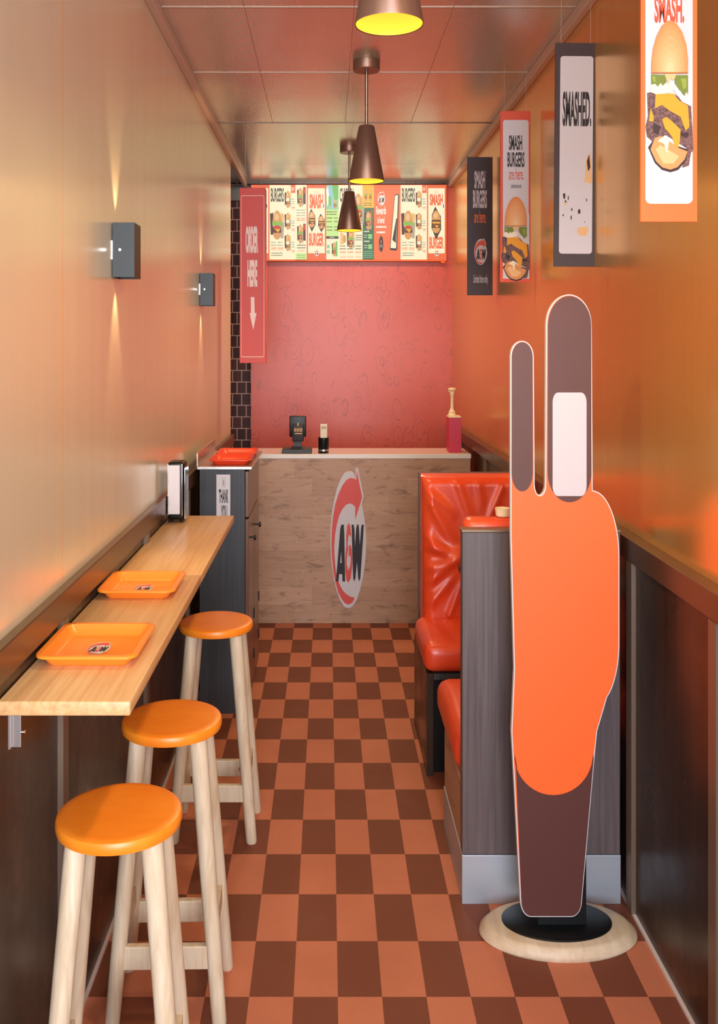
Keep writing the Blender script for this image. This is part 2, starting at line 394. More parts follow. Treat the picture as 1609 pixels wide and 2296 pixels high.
# ------------------------------------------------------------------ order counter
CY = 5.851
t = thing('order_counter', 'service counter with wood-look front, pale top and large emblem, across the far end', 'counter', (0.2, CY, 0))
obj('front_panel', B(-0.62, 0.902, CY, CY+0.03, 0.0, 1.043), M['oak'], t)
obj('end_panel', B(0.872, 0.902, CY+0.03, CY+0.335, 0, 1.043), M['oak'], t)
obj('back_frame', B(-0.62, 0.872, CY+0.30, CY+0.335, 0, 1.043), M['wains'], t)
bm = B(-0.63, 0.906, CY-0.006, CY+0.345, 1.043, 1.0716, bev=0.002)
for f in bm.faces: f.material_index = 1 if f.normal.y < -0.8 or (f.normal.length == 0) else 0
bm.normal_update()
for f in bm.faces: f.material_index = 1 if f.normal.y < -0.8 else 0
obj('counter_top', bm, [M['stone'], M['stonefront']], t)
a = Art(lambda x, y: px(x, y, CY), CY-0.0015)
emblem(a, 700+514/6.378, 1030+1148/6.378, 512/6.378, 1966/6.378, M['white'], M['signred'], M['ink'])
a.done('emblem', t)

# side cabinet
KY = 4.406; KB = 5.07; KX0, KX1 = -0.612, -0.379
t = thing('side_cabinet', 'slate grey cabinet with steel top and thank-you sticker, left of the counter', 'cabinet', ((KX0+KX1)/2, KY+0.3, 0))
obj('body', B(KX0, KX1-0.018, KY, KB, 0.0, 1.165, bev=0.001), M['slate'], t)
tp = bmesh.new(); box(tp, KX0-0.012, -0.362, KY-0.012, KB, 1.166, 1.180, bev=0.002); obj('steel_top', tp, M['steel'], t)
obj('splash_plate', B(KX0-0.013, KX0-0.007, KY-0.012, KB, 1.1805, 1.245, bev=0.001), M['steel'], t)
obj('drawer_front', B(KX1-0.017, KX1, KY+0.012, KB-0.012, 0.935, 1.155, bev=0.002), M['doorbrown'], t)
for ya, yb in ((KY+0.012, 4.735), (4.745, KB-0.012)):
    d = obj('door', B(KX1-0.017, KX1, ya, yb, 0.05, 0.925, bev=0.002), M['doorbrown'], t)
    kb = bmesh.new(); tube(kb, (KX1, ya+0.035, 0.833), (KX1+0.022, ya+0.035, 0.833), 0.005); tube(kb, (KX1+0.022, ya+0.035, 0.833), (KX1+0.032, ya+0.035, 0.833), 0.016, 0.013, 20)
    obj('knob', kb, M['black'], d)
    for hz in (0.16, 0.365): obj('hinge', B(KX1, KX1+0.004, yb-0.02, yb-0.006, hz, hz+0.05), M['black'], d)
a = Art(lambda x, y: px(x, y, KY), KY-0.0006)
a.rect(485, 1064, 516, 1185, M['white']); a.frame(498, 1070, 504.5, 1092, 0.5, M['grey'])
a.rect(500.6, 1076, 501.8, 1088, M['ink'])
a.text('THANK', 490.5, 1097, 512, 1128, M['ink'], 0.03); a.text('YOU', 495.5, 1132, 509, 1166, M['ink'], 0.03)
st = a.done('sticker', t); st['label'] = 'white sticker with black lettering'

def tray(name, label, x0, x1, y0, y1, z0, hgt, m, group, logo=True):
    """open serving tray with flared sides and rolled rim"""
    t = thing(name, label, 'tray', ((x0+x1)/2, (y0+y1)/2, z0), group)
    bm = bmesh.new(); cx, cy = (x0+x1)/2, (y0+y1)/2; hx, hy = (x1-x0)/2, (y1-y0)/2
    def ring(sx, sy, r, z, n=6):
        out = []
        for qx, qy, a0 in ((1,-1,-90),(1,1,0),(-1,1,90),(-1,-1,180)):
            for i in range(n+1):
                an = math.radians(a0+90*i/n); out.append(bm.verts.new((cx+qx*(sx-r)+r*math.cos(an), cy+qy*(sy-r)+r*math.sin(an), z)))
        return out
    R = [ring(hx-0.024, hy-0.024, 0.02, z0), ring(hx-0.019, hy-0.019, 0.022, z0+0.006), ring(hx-0.010, hy-0.010, 0.024, z0+hgt-0.003), ring(hx, hy, 0.028, z0+hgt-0.006), ring(hx, hy, 0.028, z0+hgt-0.001),
         ring(hx-0.001, hy-0.001, 0.028, z0+hgt), ring(hx-0.013, hy-0.013, 0.022, z0+hgt), ring(hx-0.015, hy-0.015, 0.022, z0+hgt-0.003), ring(hx-0.026, hy-0.026, 0.02, z0+0.006), ring(hx-0.032, hy-0.032, 0.018, z0+0.003)]
    for p, q in zip(R, R[1:]):
        n = len(p)
        for i in range(n): bm.faces.new((p[i], p[(i+1)%n], q[(i+1)%n], q[i]))
    bm.faces.new(R[0][::-1]); bm.faces.new(R[-1])
    obj('tray_body', bm, m, t, smooth='auto')
    if logo:
        b2 = Art(lambda u, v: (u, v), 0)
        emblem(b2, 0, 0, 0.052, 0.085, M['white'], M['signred'], M['ink'])
        for v in b2.bm.verts: v.co = Vector((cx+v.co.x, cy+0.003-v.co.z, z0+0.0032-v.co.y))
        for f in b2.bm.faces: f.normal_flip()
        b2.bm.normal_update()
        for f in b2.bm.faces:
            if f.normal.z < 0: f.normal_flip()
        b2.done('emblem_sticker', t)
    return t
tray('serving_tray', 'red-orange tray on the steel cabinet top, nearer of the two', -0.575, -0.372, 4.44, 4.69, 1.1808, 0.026, M['tray_red'], 'trays on the cabinet', False)
tray('serving_tray', 'red-orange tray on the steel cabinet top, the one against the counter', -0.575, -0.372, 4.72, 4.97, 1.1808, 0.026, M['tray_red'], 'trays on the cabinet', False)

# ------------------------------------------------------------------ window bar and what is on it
BZ = 1.05; BN, BF = 1.822, 3.835
t = thing('bar_shelf', 'long narrow bamboo bar shelf fixed along the left wall at stool height', 'shelf', ((FL-0.39)/2, 2.8, BZ-0.03))
bm = bmesh.new()
for ya, yb in ((BN, 2.838), (2.8395, BF)):
    box(bm, FL-0.0085, -0.39, ya, yb, BZ-0.029, BZ, bev=0.004, seg=3)
obj('top_board', bm, M['bar_wood'], t, smooth='auto')
for yb in (1.86, 2.8, 3.7):
    bk = bmesh.new(); box(bk, -0.636, -0.618, yb-0.002, yb+0.002, 0.944, BZ-0.0295, bev=0.001); box(bk, -0.640, -0.636, yb-0.012, yb+0.012, 0.944, BZ-0.0295); box(bk, -0.64, -0.46, yb-0.012, yb+0.012, BZ-0.0335, BZ-0.0295)
    b_ = obj('bracket', bk, M['steel'], t); b_['label'] = 'steel bracket under the bar'
    s_ = bmesh.new(); tube(s_, (-0.618, yb, 0.975), (-0.610, yb, 0.975), 0.004); obj('bolt', s_, M['chrome'], b_)
g = 'orange trays on the bar'
tray('serving_tray', 'orange tray with emblem sticker at the near end of the bar, before the closest stool', -0.641, -0.417, 2.004, 2.256, BZ+0.0003, 0.027, M['tray'], g)
tray('serving_tray', 'orange tray with emblem sticker on the bar, midway between front tray and napkin dispenser', -0.641, -0.424, 2.545, 2.779, BZ+0.0003, 0.027, M['tray'], g)
t = thing('napkin_dispenser', 'tall chrome and black napkin dispenser on the far end of the bar', 'dispenser', (-0.607, 3.70, BZ))
obj('housing', B(-0.639, -0.572, 3.67, 3.76, BZ+0.012, 1.292, bev=0.012, seg=4), M['black'], t, smooth='auto')
obj('napkin_face', B(-0.634, -0.588, 3.664, 3.672, BZ+0.035, 1.280, bev=0.003), M['white'], t)['label'] = 'white front of the dispenser'
bm = bmesh.new(); box(bm, -0.5715, -0.5675, 3.672, 3.757, BZ+0.015, 1.270, bev=0.001)
for sx in (-0.6365, -0.581): box(bm, sx, sx+0.004, 3.6635, 3.6675, BZ+0.03, 1.285, bev=0.001)
obj('chrome_trim', bm, M['chrome'], t)
for fx in (-0.63, -0.585):
    for fy in (3.685, 3.745): obj('foot', lathe(bmesh.new(), [(0.006, BZ+0.0003), (0.007, BZ+0.013)], fx, fy, 12), M['black'], t)

# ------------------------------------------------------------------ stools
def make_stool():
    t = thing('bar_stool', 'x', 'stool', (0, 0, 0), 'orange-seated bar stools along the bar')
    R = 0.134
    bm = lathe(bmesh.new(), [(R-0.010, 0.722), (R-0.002, 0.725), (R, 0.732), (R, 0.743), (R-0.003, 0.7485), (R-0.009, 0.751), (R-0.02, 0.7515)], 0, 0, 72)
    obj('seat', bm, M['seat'], t, smooth='auto')
    def P(sx, sy, z):
        f = 1-z/0.722; return (sx*(0.078+0.060*f), sy*(0.068+0.040*f), z)
    for sx in (-1, 1):
        for sy in (-1, 1):
            bm = bmesh.new(); zs = [0.0, 0.006, 0.25, 0.5, 0.7215]; rs = [0.0175, 0.0195, 0.021, 0.0225, 0.0235]
            n = 20; rings = []
            for z, r in zip(zs, rs):
                c = P(sx, sy, z); rings.append([bm.verts.new((c[0]+r*math.cos(2*PI*i/n), c[1]+r*math.sin(2*PI*i/n), z)) for i in range(n)])
            for p, q in zip(rings, rings[1:]):
                for i in range(n): bm.faces.new((p[i], p[(i+1)%n], q[(i+1)%n], q[i]))
            bm.faces.new(rings[0][::-1]); bm.faces.new(rings[-1])
            obj('leg', bm, M['leg_wood'], t, smooth='auto')
    for sy in (-1, 1):
        zc = 0.17; p, q = P(-1, sy, zc), P(1, sy, zc)
        r_ = obj('rung', B(p[0]+0.012, q[0]-0.012, p[1]-0.010, p[1]+0.010, zc-0.03, zc+0.03, bev=0.003), M['leg_wood'], t)
        if sy < 0: continue
        bm = bmesh.new(); box(bm, 0.035, 0.088, p[1]-0.0108, p[1]-0.0098, zc-0.011, zc+0.011, bev=0.0004); obj('slot', bm, M['base_wood'], r_)
        bm = bmesh.new(); tube(bm, (0.08, p[1]-0.014, zc), (0.08, p[1]-0.0108, zc), 0.007, 0.008); obj('screw', bm, M['chrome'], r_)
    for sx in (-1, 1):
        zc = 0.225; p, q = P(sx, -1, zc), P(sx, 1, zc)
        obj('rung', B(p[0]-0.009, p[0]+0.009, p[1]+0.012, q[1]-0.012, zc-0.028, zc+0.028, bev=0.003), M['leg_wood'], t)
    return t
def copy_tree(o, parent=None):
    c = o.copy(); COL.objects.link(c); c.parent = parent
    for ch in list(o.children): copy_tree(ch, c)
    return c
st0 = make_stool()
for i, (x, y, lab) in enumerate(((-0.449, 1.990, 'orange round-seated wooden stool closest to the camera, in front of the nearest tray'),
                                 (-0.421, 2.493, 'orange round-seated wooden stool in the middle of the row of three'),
                                 (-0.408, 3.37, 'orange round-seated wooden stool farthest back, beside the slate cabinet'))):
    o = st0 if i == 0 else copy_tree(st0)
    o.location = (x, y, 0); o['label'] = lab; o.rotation_euler.z = (0.06, 0.02, 0.0)[i]

# ------------------------------------------------------------------ booth
PZ = 2.902
def cushion(x0, x1, y0, y1, z0, z1, bev, amp=0.006, seed=1, crown=0.0):
    bm = bmesh.new(); nx, ny, nz = 18, 14, 6
    box(bm, x0, x1, y0, y1, z0, z1, bev=bev, seg=5)
    bmesh.ops.subdivide_edges(bm, edges=[e for e in bm.edges if e.calc_length() > 0.05], cuts=8, use_grid_fill=True)
    cx, cy = (x0+x1)/2, (y0+y1)/2
    for v in bm.verts:
        u = (v.co.x-x0)/(x1-x0); w_ = (v.co.y-y0)/(y1-y0); s = (v.co.z-z0)/(z1-z0)
        if s > 0.5: v.co.z += crown*math.sin(PI*min(max(u, 0), 1))*math.sin(PI*min(max(w_, 0), 1)) + amp*0.5*math.sin(9*u+seed)*math.sin(7*w_+2*seed)
    return bm
t = thing('booth_bench', 'booth bench closest to camera seen from behind its tall grey wood-grain back, orange padded', 'bench', (0.68, 3.2, 0))
obj('back_panel', B(0.422, 0.918, PZ, PZ+0.045, 0.155, 1.166, bev=0.002), M['greywood'], t)
obj('top_edging', B(0.420, 0.920, PZ-0.002, PZ+0.047, 1.1665, 1.176, bev=0.002), M['batten'], t)
obj('kick_plate', B(0.421, 0.919, PZ-0.002, 3.36, 0.0, 0.153, bev=0.001), M['kick'], t)
obj('side_panel', B(0.424, 0.917, PZ+0.046, 3.36, 0.155, 0.36, bev=0.002), M['oak'], t)
obj('seat_cushion', cushion(0.413, 0.917, 2.99, 3.535, 0.362, 0.492, 0.045, crown=0.01, seed=3), M['vinyl'], t, smooth=True)
bm = cushion(0.435, 0.917, PZ+0.048, PZ+0.13, 0.50, 1.199, 0.028, seed=2)
obj('back_cushion', bm, M['vinyl'], t, smooth=True)

t = thing('booth_bench', 'booth bench with creased red-orange vinyl backrest facing the camera, in front of the counter', 'bench', (0.68, 4.05, 0))
# creased backrest
bm = bmesh.new(); nx, nz = 90, 90; grid = []
bx0, bx1, bz0, bz1 = 0.427, 0.925, 0.47, 1.163
def crease(u, v):
    d = 0
    for (ox, oz, an, ln, wd, am) in ((-0.02, 0.93, -50, 0.62, 0.030, 0.022), (-0.02, 0.95, -33, 0.40, 0.025, 0.018), (0.0, 0.62, -28, 0.5, 0.032, 0.018), (0.0, 0.40, 14, 0.5, 0.028, 0.018), (-0.02, 0.55, -6, 0.42, 0.024, 0.016),
                                     (0.0, 0.30, 30, 0.6, 0.032, 0.020), (0.02, 0.16, 38, 0.5, 0.028, 0.014), (0.3, 1.0, -64, 0.5, 0.03, 0.010), (0.5, 1.0, -80, 0.3, 0.03, 0.008), (0.25, 0.15, 60, 0.4, 0.03, 0.010), (0.7, 0.9, -120, 0.5, 0.03, 0.010)):
        a_ = math.radians(an); dx, dz = u-ox, (v-oz); al = dx*math.cos(a_)+dz*math.sin(a_); ac = -dx*math.sin(a_)+dz*math.cos(a_)
        wv = wd*(1+1.4*max(al, 0))
        if -0.05 < al < ln: d -= am*math.exp(-(ac/wv)**2)*max(0, (1-(al/ln)**2))
    return d
for j in range(nz+1):
    row = []
    for i in range(nx+1):
        u, v = i/nx, j/nz
        e = min(u/0.09, (1-u)/0.09, 1); e2 = min(v/0.05, (1-v)/0.055, 1)
        puff = 0.055*math.sqrt(max(0, 1-(1-e)**2))*1.0; puff2 = math.sqrt(max(0, 1-(1-e2)**2))
        Y = 4.225 - 0.075*puff2*(0.35+0.65*puff/0.055) - crease(u, v)*-1*e*e2*1.0 + (v-0.5)*0.05
        row.append(bm.verts.new((bx0+(bx1-bx0)*u, Y, bz0+(bz1-bz0)*v)))
    grid.append(row)
for j in range(nz):
    for i in range(nx): bm.faces.new((grid[j][i], grid[j][i+1], grid[j+1][i+1], grid[j+1][i]))
bk = [[bm.verts.new((bx0+(bx1-bx0)*i, 4.30, bz0+(bz1-bz0)*j)) for i in (0, 1)] for j in (0, 1)]
bm.faces.new((bk[0][1], bk[0][0], bk[1][0], bk[1][1]))
bm.faces.new([bk[1][0]]+[grid[nz][i] for i in range(nx+1)]+[bk[1][1]])
bm.faces.new([bk[0][1]]+[grid[0][i] for i in range(nx, -1, -1)]+[bk[0][0]])
bm.faces.new([bk[0][0]]+[grid[j][0] for j in range(nz+1)]+[bk[1][0]])
bm.faces.new([bk[1][1]]+[grid[j][nx] for j in range(nz, -1, -1)]+[bk[0][1]])
obj('backrest', bm, M['vinyl'], t, smooth='auto', wn=True)
obj('seat_cushion', cushion(0.392, 0.922, 3.755, 4.185, 0.418, 0.535, 0.04, crown=0.012, seed=5), M['vinyl'], t, smooth=True)
obj('rear_panel', B(0.421, 0.925, 4.302, 4.325, 0.0, 1.166, bev=0.002), M['greywood'], t)
bm = bmesh.new(); box(bm, 0.402, 0.43, 3.765, 4.30, 0.0, 0.416, bev=0.001); obj('side_panel', bm, M['wains'], t)
bm = bmesh.new(); box(bm, 0.431, 0.92, 3.80, 3.815, 0.0, 0.39); obj('recess_board', bm, M['black'], t)
bm = bmesh.new(); box(bm, 0.431, 0.92, 3.766, 3.84, 0.392, 0.416); obj('front_frame', bm, M['slate'], t)

t = thing('booth_table', 'dark booth table between the two orange benches, mostly hidden behind the grey partition', 'table', (0.74, 3.68, 0))
obj('table_top', B(0.552, 0.922, 3.50, 3.915, 0.800, 0.830, bev=0.004), M['slate'], t)
bm = bmesh.new(); box(bm, 0.70, 0.74, 3.62, 3.66, 0.03, 0.80); obj('pedestal', bm, M['black'], t)
obj('foot_plate', B(0.62, 0.82, 3.56, 3.72, 0.0, 0.03, bev=0.004), M['black'], t)
cx, cz = px(1127, 1168, 2.99)
bm = lathe(bmesh.new(), [(0.017, 1.2), (0.022, 1.204), (0.025, 1.228), (0.023, 1.228), (0.019, 1.206), (0.010, 1.204)], cx, 2.995, 32)
tag(obj('cup', bm, M['ivory'], None, smooth='auto'), 'small white cup on top of the padded partition', 'cup')

# ------------------------------------------------------------------ items on the counter
CT = 1.0719
def W(x, Z=5.95): return (x-VX)*Z/F
t = thing('card_terminal', 'black tilting card terminal on a wide foot, left end of the counter', 'terminal', (W(665), 5.95, CT))
obj('foot_plate', B(W(633), W(699), 5.875, 6.03, CT, CT+0.026, bev=0.003), M['slate'], t)
bm = bmesh.new(); hexa(bm, [(W(652),5.90,CT+0.027),(W(682),5.90,CT+0.027),(W(682),5.99,CT+0.027),(W(652),5.99,CT+0.027),(W(656),5.915,CT+0.04),(W(677),5.915,CT+0.04),(W(677),5.97,CT+0.04),(W(656),5.97,CT+0.04)])
box(bm, W(658), W(675), 5.92, 5.965, CT+0.038, CT+0.11); obj('stand', bm, M['slate'], t)
sc_ = obj('housing', B(W(649), W(686), 5.925, 5.955, CT+0.10, CT+0.235, bev=0.006, seg=3), M['black'], t, smooth='auto')
rd = obj('card_reader', B(W(656), W(681), 5.890, 5.924, CT+0.075, CT+0.185, bev=0.006, seg=3), M['ink'], t, smooth='auto')
a = Art(lambda x, y: px(x, y, 5.89), 5.8896)
a.rect(666.5, 948, 669, 955, M['bunhi']); 
for i, xx in enumerate((659.5, 662.5, 666, 669, 672.5, 675.5)): a.rect(xx, 960, xx+1.6, 968, M['bunhi'], lift=False)
a.rect(661, 971, 677, 973, M['bunhi'], lift=False)
a.done('reader_label', rd)
t = thing('card_holder', 'small black cup holding a cream card, beside the card terminal on the counter', 'cup', (W(725), 5.92, CT))
obj('black_cup', lathe(bmesh.new(), [(0.030, CT), (0.033, CT+0.004), (0.034, CT+0.098), (0.030, CT+0.098), (0.029, CT+0.01)], W(725, 5.92), 5.92, 32), M['black'], t, smooth='auto')
obj('silver_band', lathe(bmesh.new(), [(0.0345, CT+0.012), (0.0345, CT+0.024)], W(725, 5.92), 5.92, 32, cap0=False, cap1=False), M['steel'], t, smooth=True)
cd = obj('card', B(W(718, 5.92), W(733, 5.92), 5.919, 5.921, CT+0.02, CT+0.185), M['cream'], t)
a = Art(lambda x, y: px(x, y, 5.919), 5.9186); a.rect(720, 957, 731, 959, M['bundk']); a.rect(719.5, 961, 731.5, 962, M['grey'], lift=False); a.done('card_print', cd)
t = thing('condiment_box', 'raspberry pink box with pale lid at the right end of the counter', 'box', (W(1019), 5.98, CT))
obj('box_body', B(W(1006, 5.93), W(1034, 5.93), 5.93, 6.06, CT, CT+0.222, bev=0.002), M['magenta'], t)
obj('lid', B(W(1006, 5.93)+0.001, W(1034, 5.93)-0.001, 5.931, 6.059, CT+0.2225, CT+0.232, bev=0.002), M['ivory'], t)
bx = W(1013, 5.98); Zb = CT+0.2323
bm = lathe(bmesh.new(), [(0.026, Zb), (0.027, Zb+0.012), (0.020, Zb+0.018), (0.022, Zb+0.028), (0.012, Zb+0.040), (0.0095, Zb+0.06), (0.0095, Zb+0.13), (0.015, Zb+0.145), (0.013, Zb+0.158), (0.02, Zb+0.162), (0.026, Zb+0.170), (0.024, Zb+0.178), (0.008, Zb+0.182)], bx, 5.98, 28)
tube(bm, (bx, 5.98, Zb+0.17), (bx-0.022, 5.98, Zb+0.155), 0.006, 0.004)
tag(obj('pump_dispenser', bm, M['ivory'], None, smooth='auto'), 'ivory pump dispenser standing on the pink box', 'pump')

# ------------------------------------------------------------------ menu board
MY = 7.235
def wx(x): return (x-VX)*MY/F
t = thing('menu_board', 'wide lit menu board of burger panels under the ceiling on the far wall', 'menu board', (wx(783), MY+0.03, 2.7))
x0, z1 = px(563, 414, MY); x1, z0 = px(1001, 586, MY)
obj('casing', B(x0, x1, MY, MY+0.04, z0, z1, bev=0.003), M['orange'], t)
bm = bmesh.new(); box(bm, wx(988), wx(997), MY-0.005, MY+0.03, px(0, 590, MY)[1], z0-0.0005); obj('mounting_clip', bm, M['orange'], t)
def mini(a, cx, cy, w_, h_, drink=True, fries=True, pf='s_', lett=True):
    """a small burger picture in px units"""
    m_ = lambda n: M[pf+n]
    if fries:
        for i in range(4):
            fx = cx+w_*0.38+i*w_*0.09; a.poly([(fx, cy), (fx+w_*0.07, cy), (fx+w_*0.12, cy-h_*0.42+i*h_*0.03), (fx+w_*0.03, cy-h_*0.42)], M['s_fry'], i == 0)
        a.poly([(cx+w_*0.34, cy-h_*0.1), (cx+w_*0.8, cy-h_*0.1), (cx+w_*0.7, cy+h_*0.42), (cx+w_*0.4, cy+h_*0.42)], M['s_wrap'])
    if drink: a.poly([(cx-w_*0.8, cy-h_*0.4), (cx-w_*0.42, cy-h_*0.42), (cx-w_*0.45, cy+h_*0.3), (cx-w_*0.72, cy+h_*0.3)], M['s_drink'])
    a.poly([(cx+w_/2*math.cos(PI+PI*i/14), cy-h_*0.1+h_*0.4*math.sin(PI+PI*i/14)) for i in range(15)], m_('bun'))
    a.ell(cx-w_*0.05, cy-h_*0.28, w_*0.26, h_*0.12, m_('bunhi'), 16)
    if lett:
        pts = [(cx-w_*0.55+w_*1.1*i/10, cy-h_*0.13) for i in range(11)]+[(cx+w_*0.55-w_*1.1*i/10, cy+h_*(0.04 if i % 2 else -0.02)) for i in range(11)]
        a.poly(pts, m_('lett'))
        a.ell(cx, cy+h_*0.06, w_*0.45, h_*0.07, m_('tom'), 16)
    a.rect(cx-w_*0.48, cy+h_*0.08, cx+w_*0.48, cy+h_*0.24, m_('patty'), (w_*0.1, h_*0.05))
    a.poly([(cx-w_*0.35, cy+h_*0.10), (cx+w_*0.4, cy+h_*0.10), (cx+w_*0.1, cy+h_*0.24), (cx-w_*0.1, cy+h_*0.16)], m_('cheese'))
    a.poly([(cx+w_*0.45*math.cos(PI*i/12), cy+h_*0.24+h_*0.22*math.sin(PI*i/12)) for i in range(13)], m_('bun'))
def ticks(a, x0, y0, x1, m_, rows=2, gap=4, th=1.3):
    """unreadable small print, shown as broken bars"""
    for r in range(rows):
        x = x0; y = y0+r*gap; first = True
        while x < x1-0.8:
            l_ = min(random.uniform(1.2, 3.4), x1-x); a.rect(x, y, x+l_, y+th, m_, lift=(r == 0 and first)); first = False; x += l_+0.7
def menu_burgers(a, X):
    a.rect(X, 415, X+59, 582, M['s_cream']); a.text('BURGERS', X+3, 421.5, X+32, 453, M['s_ink'], 0.03)
    mini(a, X+17, 506, 20, 68)
    for i, yy in enumerate((448, 497, 545)):
        mini(a, X+41, yy, 9, 40, lett=False); ticks(a, X+49.5, yy-2, X+56, M['s_ink'], 3, 5.2); a.rect(X+49.5, yy+15, X+57, yy+22, M['s_peach']); ticks(a, X+50, yy+17, X+56.5, M['s_red'], 1)
    a.rect(X+48, 415, X+58, 433, M['s_red']); ticks(a, X+49.5, 421, X+56.5, M['s_white'], 2, 4, 2)
    for xx in (X+3, X+18): ticks(a, xx, 543, xx+12, M['s_ink'], 2, 6); a.rect(xx, 554, xx+13, 562, M['s_peach']); ticks(a, xx+2, 556, xx+12, M['s_red'], 1)
    ticks(a, X+4, 567, X+30, M['s_ink'], 2, 5, 1.6)
def menu_smash(a, X, w_, two=True):
    a.rect(X, 415, X+w_, 582, M['s_red']); a.rect(X+2.6, 422, X+w_-3, 568, M['s_cream'], 1.5)
    a.text('SMASH', X+6, 435, X+w_-7, 468 if two else 461, M['s_red'], 0.045); a.text('BURGER', X+5, 522 if two else 531, X+w_-5.5, 552 if two else 558, M['s_red'], 0.045)
    ticks(a, X+w_*0.36, 430.5, X+w_*0.62, M['s_red'], 1, 4, 0.9)
    spots = ((X+w_*0.26, 494, w_*0.36, 52), (X+w_*0.75, 500, w_*0.34, 42)) if two else ((X+w_*0.48, 500, w_*0.5, 74),)
    for cx_, cy_, bw, bh in spots:
        a.poly([(cx_-bw*0.1, cy_-bh*0.5), (cx_+bw*0.5, cy_-bh*0.2), (cx_+bw*0.52, cy_+bh*0.2), (cx_, cy_+bh*0.5), (cx_-bw*0.5, cy_+bh*0.15), (cx_-bw*0.45, cy_-bh*0.25)], M['s_ink'])
        mini(a, cx_, cy_-bh*0.02, bw*0.9, bh*0.72, False, False, lett=False)
        a.rect(cx_-bw*0.4, cy_-bh*0.04, cx_+bw*0.42, cy_+bh*0.02, M['s_cheese']); a.rect(cx_-bw*0.42, cy_+bh*0.02, cx_+bw*0.42, cy_+bh*0.07, M['s_patty'])
    a.ell(X+w_-6, 462, 3.2, 7, M['s_white'], 20); a.rect(X+w_-7, 458, X+w_-5, 466, M['s_ink'])
    emblem(a, X+w_*0.5, 568, 10.5, 13, M['s_white'], M['s_red'], M['s_ink'])
def panel(name, fn):
    a = Art(lambda x, y: px(x, y, MY), MY-0.001, 0.00012); fn(a); return a.done(name, t)
panel('smash_panel', lambda a: menu_smash(a, 563, 41, False))
def f1(a):
    menu_burgers(a, 604)
    a.rect(663-0, 415, 687.3, 582, M['s_cream'])
    for cy_, lt in ((444, True), (526, True)):
        mini(a, 673, cy_, 9, 45, True, True); a.rect(679.5, cy_-24, 685, cy_+14, M['s_drink']); a.rect(680.5, cy_-22, 684, cy_-10, M['s_tom'])
    for xx in (664.5, 675): ticks(a, xx, 471, xx+9.5, M['s_ink'], 3, 6); a.rect(xx, 488, xx+9.5, 497, M['s_peach']); ticks(a, xx+1, 490, xx+9, M['s_red'], 2, 4, 1)
    ticks(a, 666, 549, 685, M['s_ink'], 2, 6, 2); a.rect(667, 560, 683, 565, M['s_peach']); a.rect(663, 568, 687, 582, M['s_lime']); ticks(a, 666, 572, 684, M['s_green'], 2, 5)
panel('burgers_panel', f1)
panel('smash_panel', lambda a: menu_smash(a, 687.5, 43.5, True))
def f2(a):
    a.rect(731, 415, 758.5, 582, M['s_lime'])
    a.rect(731, 415, 758.5, 470, M['s_mint']); a.poly([(736, 418), (742, 414.9), (748, 470), (738, 462)], M['s_blue']); a.poly([(744, 415), (758.5, 415), (758.5, 444), (750, 452)], M['s_leaf']); a.poly([(731, 425), (735, 418), (739, 455), (733, 462)], M['s_white'])
    mini(a, 751, 458, 7, 22, False, False); a.rect(736, 440, 742, 462, M['s_leaf'])
    ticks(a, 732.5, 474, 755, M['s_ink'], 2, 5.5, 2.2)
    for yy in (488, 496, 508, 515): ticks(a, 732.5, yy, 745, M['s_ink'], 1, 4, 2); ticks(a, 749, yy, 757.5, M['s_ink'], 1, 4, 2)
    a.rect(731, 530, 758.5, 535.5, M['s_ink']); ticks(a, 739, 532, 750, M['s_white'], 1, 3, 1.4)
    a.rect(731, 535.5, 758.5, 582, M['s_yel']); a.rect(731, 535.5, 758.5, 582, M['s_cream']); mini(a, 749, 560, 7, 34); a.rect(732.5, 549, 739, 557, M['s_mint']); a.rect(732.5, 561, 739, 569, M['s_mint']); a.rect(752.5, 541, 756, 575, M['s_leaf'])
panel('plant_panel', f2)
def f3(a):
    a.rect(758.5, 415, 812.5, 582, M['s_cream']); a.text('CHICKEN', 761.5, 421.5, 792, 453, M['s_ink'], 0.03)
    mini(a, 803, 470, 17, 72); mini(a, 786, 538, 11, 42)
    for i in range(5): a.rect(762.5+i*1.6, 520+i*1.2, 763.8+i*1.6, 548, M['s_fry'], lift=(i == 0))
    a.ell(772, 536, 3.4, 9, M['s_bun'], 20)
    for xx in (761.5, 778, 796): ticks(a, xx, 551, xx+13, M['s_ink'], 2, 6, 2); a.rect(xx, 563, xx+14, 568, M['s_peach']); a.rect(xx, 574, xx+14, 579, M['s_peach']); ticks(a, xx+1, 565, xx+13, M['s_red'], 1)
    ticks(a, 797, 500, 811, M['s_ink'], 2, 5, 2); ticks(a, 797, 527, 811, M['s_ink'], 3, 5, 2)
panel('chicken_panel', f3)
def f4(a):
    a.rect(812.5, 415, 838, 466, M['s_yel']); a.rect(812.5, 466, 838, 582, M['s_green'], lift=False)
    for xx in (820, 830): mini(a, xx, 439, 6, 26, False, False); ticks(a, xx-5, 455, xx+4, M['s_ink'], 2, 4.5, 1.6)
    mini(a, 825, 496, 10, 44); a.rect(831, 472, 834, 505, M['s_tom']); ticks(a, 816, 518, 828, M['s_white'], 1, 4, 2.4); ticks(a, 816, 540, 828, M['s_white'], 1, 4, 2.4)
    for yy in (525, 548):
        a.rect(815, yy, 823, yy+11, M['s_green']); a.rect(825, yy, 834, yy+11, M['s_leaf']); ticks(a, 816, yy+2, 823, M['s_white'], 2, 5); ticks(a, 826, yy+2, 833, M['s_white'], 2, 5)
    ticks(a, 814, 563, 836, M['s_mint'], 4, 4.4, 1.6)
panel('combo_panel', f4)
